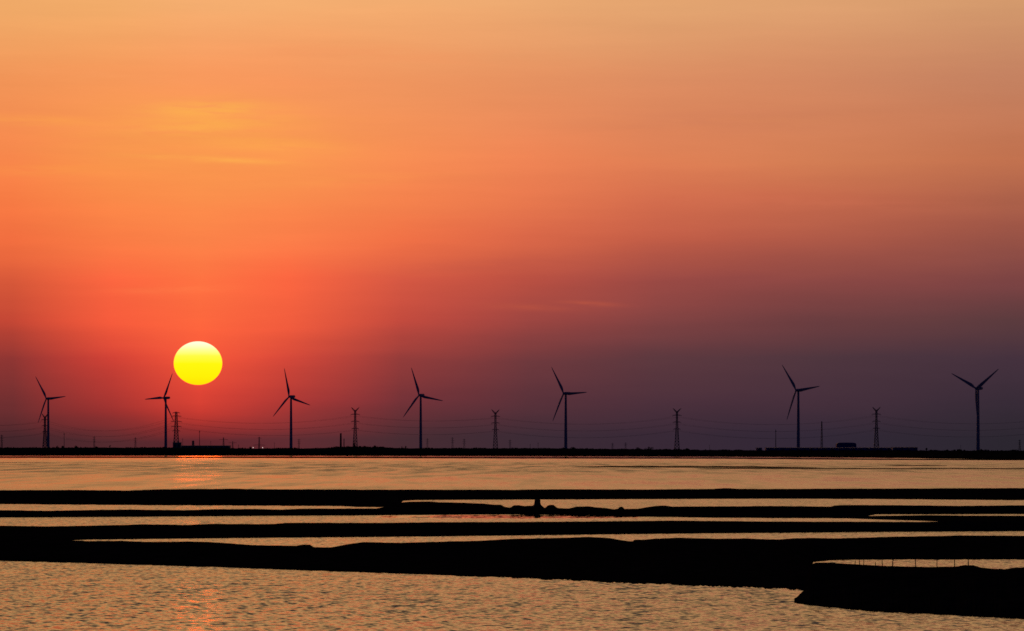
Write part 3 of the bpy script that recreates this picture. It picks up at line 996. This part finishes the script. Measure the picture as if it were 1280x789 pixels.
for i in range(len(pr)):
    j = (i + 1) % len(pr)
    bm.faces.new((A[i], A[j], B[j], B[i]))
bm.faces.new(A[::-1])
bm.faces.new(B)
obj('roof', bm, BLUE, hall)
bm = bmesh.new()
box(bm, -3, 3, -0.09, -0.004, 0.1, 5)
obj('door', bm, STEEL, hall)
tag(hall, 'blue hall with a curved roof standing above the long shed', 'hall')

# the two small lit lamps on the shore
LAMP = bpy.data.materials.new('lamp_glow')
LAMP.use_nodes = True
lb = LAMP.node_tree.nodes['Principled BSDF']
lb.inputs['Emission Color'].default_value = (1, 0.75, 0.68, 1)
lb.inputs['Emission Strength'].default_value = 1.2
lb.inputs['Base Color'].default_value = (0.5, 0.5, 0.5, 1)
for px, yy, lab in ((316.4, 560.0, 'lit white lamp on the shore beside the lone bush'), (328.3, 560.0, 'lit white lamp on the shore right of the dark small pylon')):
    p = at(px, 5560, yy)
    root = empty('street_lamp', (p[0], p[1], 3.6))
    bm = bmesh.new()
    tube(bm, (0, 0, 0), (0, 0, p[2] - 3.6 + 0.3), 0.1, 0.07)
    obj('post', bm, STEEL, root)
    bm = bmesh.new()
    bmesh.ops.create_uvsphere(bm, u_segments=12, v_segments=8, radius=0.42)
    bmesh.ops.translate(bm, verts=bm.verts, vec=(0, -0.3, p[2] - 3.6 + 0.4))
    obj('lamp_head', bm, LAMP, root, True)
    tag(root, lab, 'lamp', 'lit lamps on the far shore')

# ------------------------------------------------------------------ bushes and trees on the dike
def tree(px, ytop, wpx, D, label, name='bush', lean=0.0, seed=1, zb=None):
    p = at(px, D, ytop)
    z0 = (GROUND_Z if zb is None else zb) - 0.2
    H = p[2] - z0
    W = wpx * K * D / 2
    r = random.Random(seed)
    root = empty(name, (p[0], p[1], z0))
    bm = bmesh.new()
    tube(bm, (0, 0, 0), (lean * 0.5, 0, H * 0.55), 0.22, 0.12)
    for i in range(5):
        q = r.uniform(0, 6.28)
        tube(bm, (lean * 0.3, 0, H * r.uniform(0.25, 0.5)), (lean * 0.7 + math.cos(q) * W * 0.6, math.sin(q) * W * 0.6, H * r.uniform(0.6, 0.85)), 0.1, 0.04)
    obj('trunk', bm, BARK, root)
    bm = bmesh.new()
    lobes = []
    for i in range(9):
        q = r.uniform(0, 6.28)
        rr = W * r.uniform(0.1, 0.68)
        lobes.append((lean * r.uniform(0.5, 1.1) + math.cos(q) * rr, math.sin(q) * rr, H * r.uniform(0.35, 0.80), W * r.uniform(0.28, 0.45)))
    lobes.append((lean, 0, H * 0.84, min(W * 0.45, H * 0.16)))
    for lx, ly, lz, lr in lobes:
        for k in range(110):
            d = Vector((r.gauss(0, 1), r.gauss(0, 1), r.gauss(0, 1))).normalized() * lr * r.uniform(0.3, 1.05) ** 0.6
            c = Vector((lx, ly, lz)) + Vector((d.x, d.y, d.z * min(1.0, H * 0.22 / lr)))
            if c.z > H or c.z < 0:
                c.z = min(max(c.z, 0.1), H - 0.1)
            s = r.uniform(0.12, 0.3)
            u = Vector((r.gauss(0, 1), r.gauss(0, 1), r.gauss(0, 1))).normalized()
            v = u.orthogonal().normalized()
            bm.faces.new([bm.verts.new(c + u * s), bm.verts.new(c + v * s * 0.6), bm.verts.new(c - u * s), bm.verts.new(c - v * s * 0.6)])
    obj('crown', bm, LEAF, root)
    tag(root, label, 'tree' if name == 'tree' else 'bush', 'bushes along the far dike')

TREES = [
    (71.5, 557.2, 7.0, 0, 'rounded bush at the foot of the leftmost turbine'),
    (78.5, 557.0, 6.5, 0, 'bush under the thin pole beside the leftmost turbine'),
    (94.8, 556.6, 5.5, 0, 'tall round bush standing alone between the two leftmost turbines'),
    (106.5, 558.6, 5.0, 0, 'very low bush right of the tall round one'),
    (120.0, 557.9, 7.5, 0, 'bush below the small pylon left of the sun-side turbine'),
    (136.4, 555.6, 2.6, 1.4, 'narrow leaning tree standing alone left of the sun-side turbine'),
    (312.6, 558.2, 5.2, 0, 'lone dark bush beside the left white lamp'),
    (420.5, 557.4, 9.0, 0, 'bush at the left foot of the thick chimney stack'),
    (434.5, 556.8, 9.0, 0, 'bush right of the thin chimney stack'),
    (443.5, 548.8, 4.6, 0, 'upright dark tree growing inside the foot of the horned pylon'),
    (455.5, 557.2, 10.0, 0, 'broad bush just right of the horned pylon foot'),
    (468.5, 556.6, 9.0, 0, 'humped bush at the right end of the clump by the horned pylon'),
    (502.4, 557.2, 2.0, 0, 'thin upright shrub, left of a pair before the turbine'),
    (507.4, 556.8, 3.2, 0, 'fuller upright shrub, right of a pair before the turbine'),
    (681.5, 560.0, 7.0, 0, 'low bush a little left of the middle turbine'),
    (704.0, 559.2, 6.0, 0, 'bush hugging the base of the middle turbine tower'),
    (716.5, 558.6, 9.0, 0, 'domed bush right of the middle turbine tower'),
    (734.0, 559.8, 7.0, 0, 'low bush right of the domed one'),
    (750.5, 560.6, 4.0, 0, 'tiny bush farthest right of the middle turbine'),
    (797.5, 559.0, 7.0, 0, 'small rounded bush left of the wide one near the midway pylon'),
    (811.0, 558.4, 14.0, 0, 'wide rounded bush left of the midway pylon'),
    (858.5, 560.2, 6.0, 0, 'small bush just right of the midway pylon foot'),
    (1158.3, 559.4, 3.6, 0, 'small pointed tree right of the blue sheds'),
    (1184.0, 561.8, 8.0, 0, 'flat bush between the blue sheds and the rightmost turbine'),
    (1199.0, 561.2, 6.5, 0, 'bush left of the rightmost turbine tower'),
    (1226.5, 561.2, 8.0, 0, 'bush at the foot of the rightmost turbine tower'),
    (1266.5, 562.0, 5.0, 0, 'low bush near the right edge of the shore'),
]
for i, (px, yt, w, lean, lab) in enumerate(TREES):
    Dd = D_of(pl(SH_BOT, px)) * 1.012 + 75
    if px in (443.5,):
        Dd = 6900
    tree(px, yt, w, Dd, lab, 'tree' if w < 5 else 'bush', lean, seed=20 + i, zb=3.4)

# rough scrub on the dike crest, an uncountable fringe
bm = bmesh.new()
r = random.Random(99)
for i in range(9000):
    x = r.uniform(-60, 1340)
    dens = 0.5 + 0.9 * noise.noise((x * 0.03, 9.1, 0))
    if r.random() > dens:
        continue
    Db = D_of(pl(SH_BOT, x))
    Dc = Db * 1.012 + 25
    D = Dc + r.uniform(-10, 8)
    H = EYE - (pl(SH_TOP, x) - HOR) * K * Dc
    b = Vector(((x - 640) * K * D, D, H - 0.75))
    h = r.uniform(0.5, 1.3) * (0.9 + 0.7 * noise.noise((x * 0.11, 2.2, 0)))
    q = r.uniform(0, 6.28)
    w = r.uniform(0.3, 0.9)
    dv = Vector((math.cos(q) * w, math.sin(q) * w, 0))
    tp = b + Vector((r.uniform(-0.3, 0.3), r.uniform(-0.3, 0.3), h + 0.3))
    bm.faces.new([bm.verts.new(b - dv), bm.verts.new(b + dv), bm.verts.new(tp + dv * 0.3), bm.verts.new(tp - dv * 0.3)])
tag(obj('scrub', bm, LEAF), 'dark fringe of scrub along the top of the far dike', 'scrub', kind='stuff')

# ------------------------------------------------------------------ small things on the near banks
Dc, H = crest(B2T, 672, 1.0, B2B)
px = K * Dc
sx = (671.8 - 640) * K * Dc
zt = EYE - (624.6 - HOR) * K * Dc
zb = EYE - (632.6 - HOR) * K * Dc - 0.25
bm = bmesh.new()
prof = [(1.0, 0.0), (0.72, 0.2), (0.47, 0.40), (0.40, 0.62), (0.39, 0.94), (0.34, 1.0)]
n = 14
rings = []
for rr, zz in prof:
    rings.append([bm.verts.new((math.cos(6.2832 * i / n) * rr * 0.92 * (1 + 0.22 * noise.noise((i * 0.9, zz * 3, 5))), math.sin(6.2832 * i / n) * rr * 0.92, (zt - zb) * zz + 0.05 * noise.noise((i, zz, 2)))) for i in range(n)])
for A, B in zip(rings, rings[1:]):
    for i in range(n):
        bm.faces.new((A[i], A[(i + 1) % n], B[(i + 1) % n], B[i]))
bm.faces.new(rings[-1])
st = obj('stump', bm, WOOD)
st.location = (sx, Dc, zb)
tag(st, 'dark flared stump standing on the lumpy mudbank', 'stump')

STK = [(1069.2, 700.5, 1.0, 'first thin stake at the left end of the stake row on the near bank'),
       (1074.6, 699.0, 1.1, 'second stake of the close trio at the left of the row'),
       (1079.6, 699.2, 1.0, 'third stake of the close trio, leaning slightly'),
       (1094.6, 702.8, 1.2, 'short broken stake between the close trio and the taller ones'),
       (1102.4, 699.0, 1.1, 'tall stake just right of the short broken one'),
       (1115.8, 698.6, 1.4, 'thick stake second to the right of the short broken one'),
       (1144.4, 698.6, 1.2, 'lone stake in the wide gap at the middle of the row'),
       (1171.5, 698.4, 1.1, 'stake left of the pair that ends the row'),
       (1193.2, 698.6, 1.2, 'stake just left of the small mound at the end of the row'),
       (1210.3, 698.0, 1.2, 'last stake, standing in the small mound at the right')]
for i, (px, yt, w, lab) in enumerate(STK):
    Db = D_of(pl(B5B, px))
    Dc = Db + 30.0 + 0.8
    zg = EYE - (pl(B5T, px) - HOR) * K * Dc - 0.15
    zt = EYE - (yt - HOR) * K * Dc
    bm = bmesh.new()
    x0 = rnd.uniform(-0.02, 0.02)
    hgt = zt - zg
    rr = w * K * Dc * 0.5
    prev_c = None
    n = 8
    rings = []
    for q in range(6):
        f = q / 5
        cx = x0 + (rnd.uniform(-0.012, 0.012) if 0 < q < 5 else 0) + (0.04 * f if i in (2, 5) else 0)
        rad = rr * (1.05 - 0.3 * f) * (0.85 if q == 5 else 1)
        rings.append([bm.verts.new((cx + math.cos(6.2832 * k / n) * rad, math.sin(6.2832 * k / n) * rad, hgt * f)) for k in range(n)])
    for A, B in zip(rings, rings[1:]):
        for k in range(n):
            bm.faces.new((A[k], A[(k + 1) % n], B[(k + 1) % n], B[k]))
    bm.faces.new(rings[-1])
    o = obj('stake', bm, WOOD)
    o.location = ((px - 640) * K * Dc, Dc, zg)
    tag(o, lab, 'stake', 'row of stakes on the near mudbank')
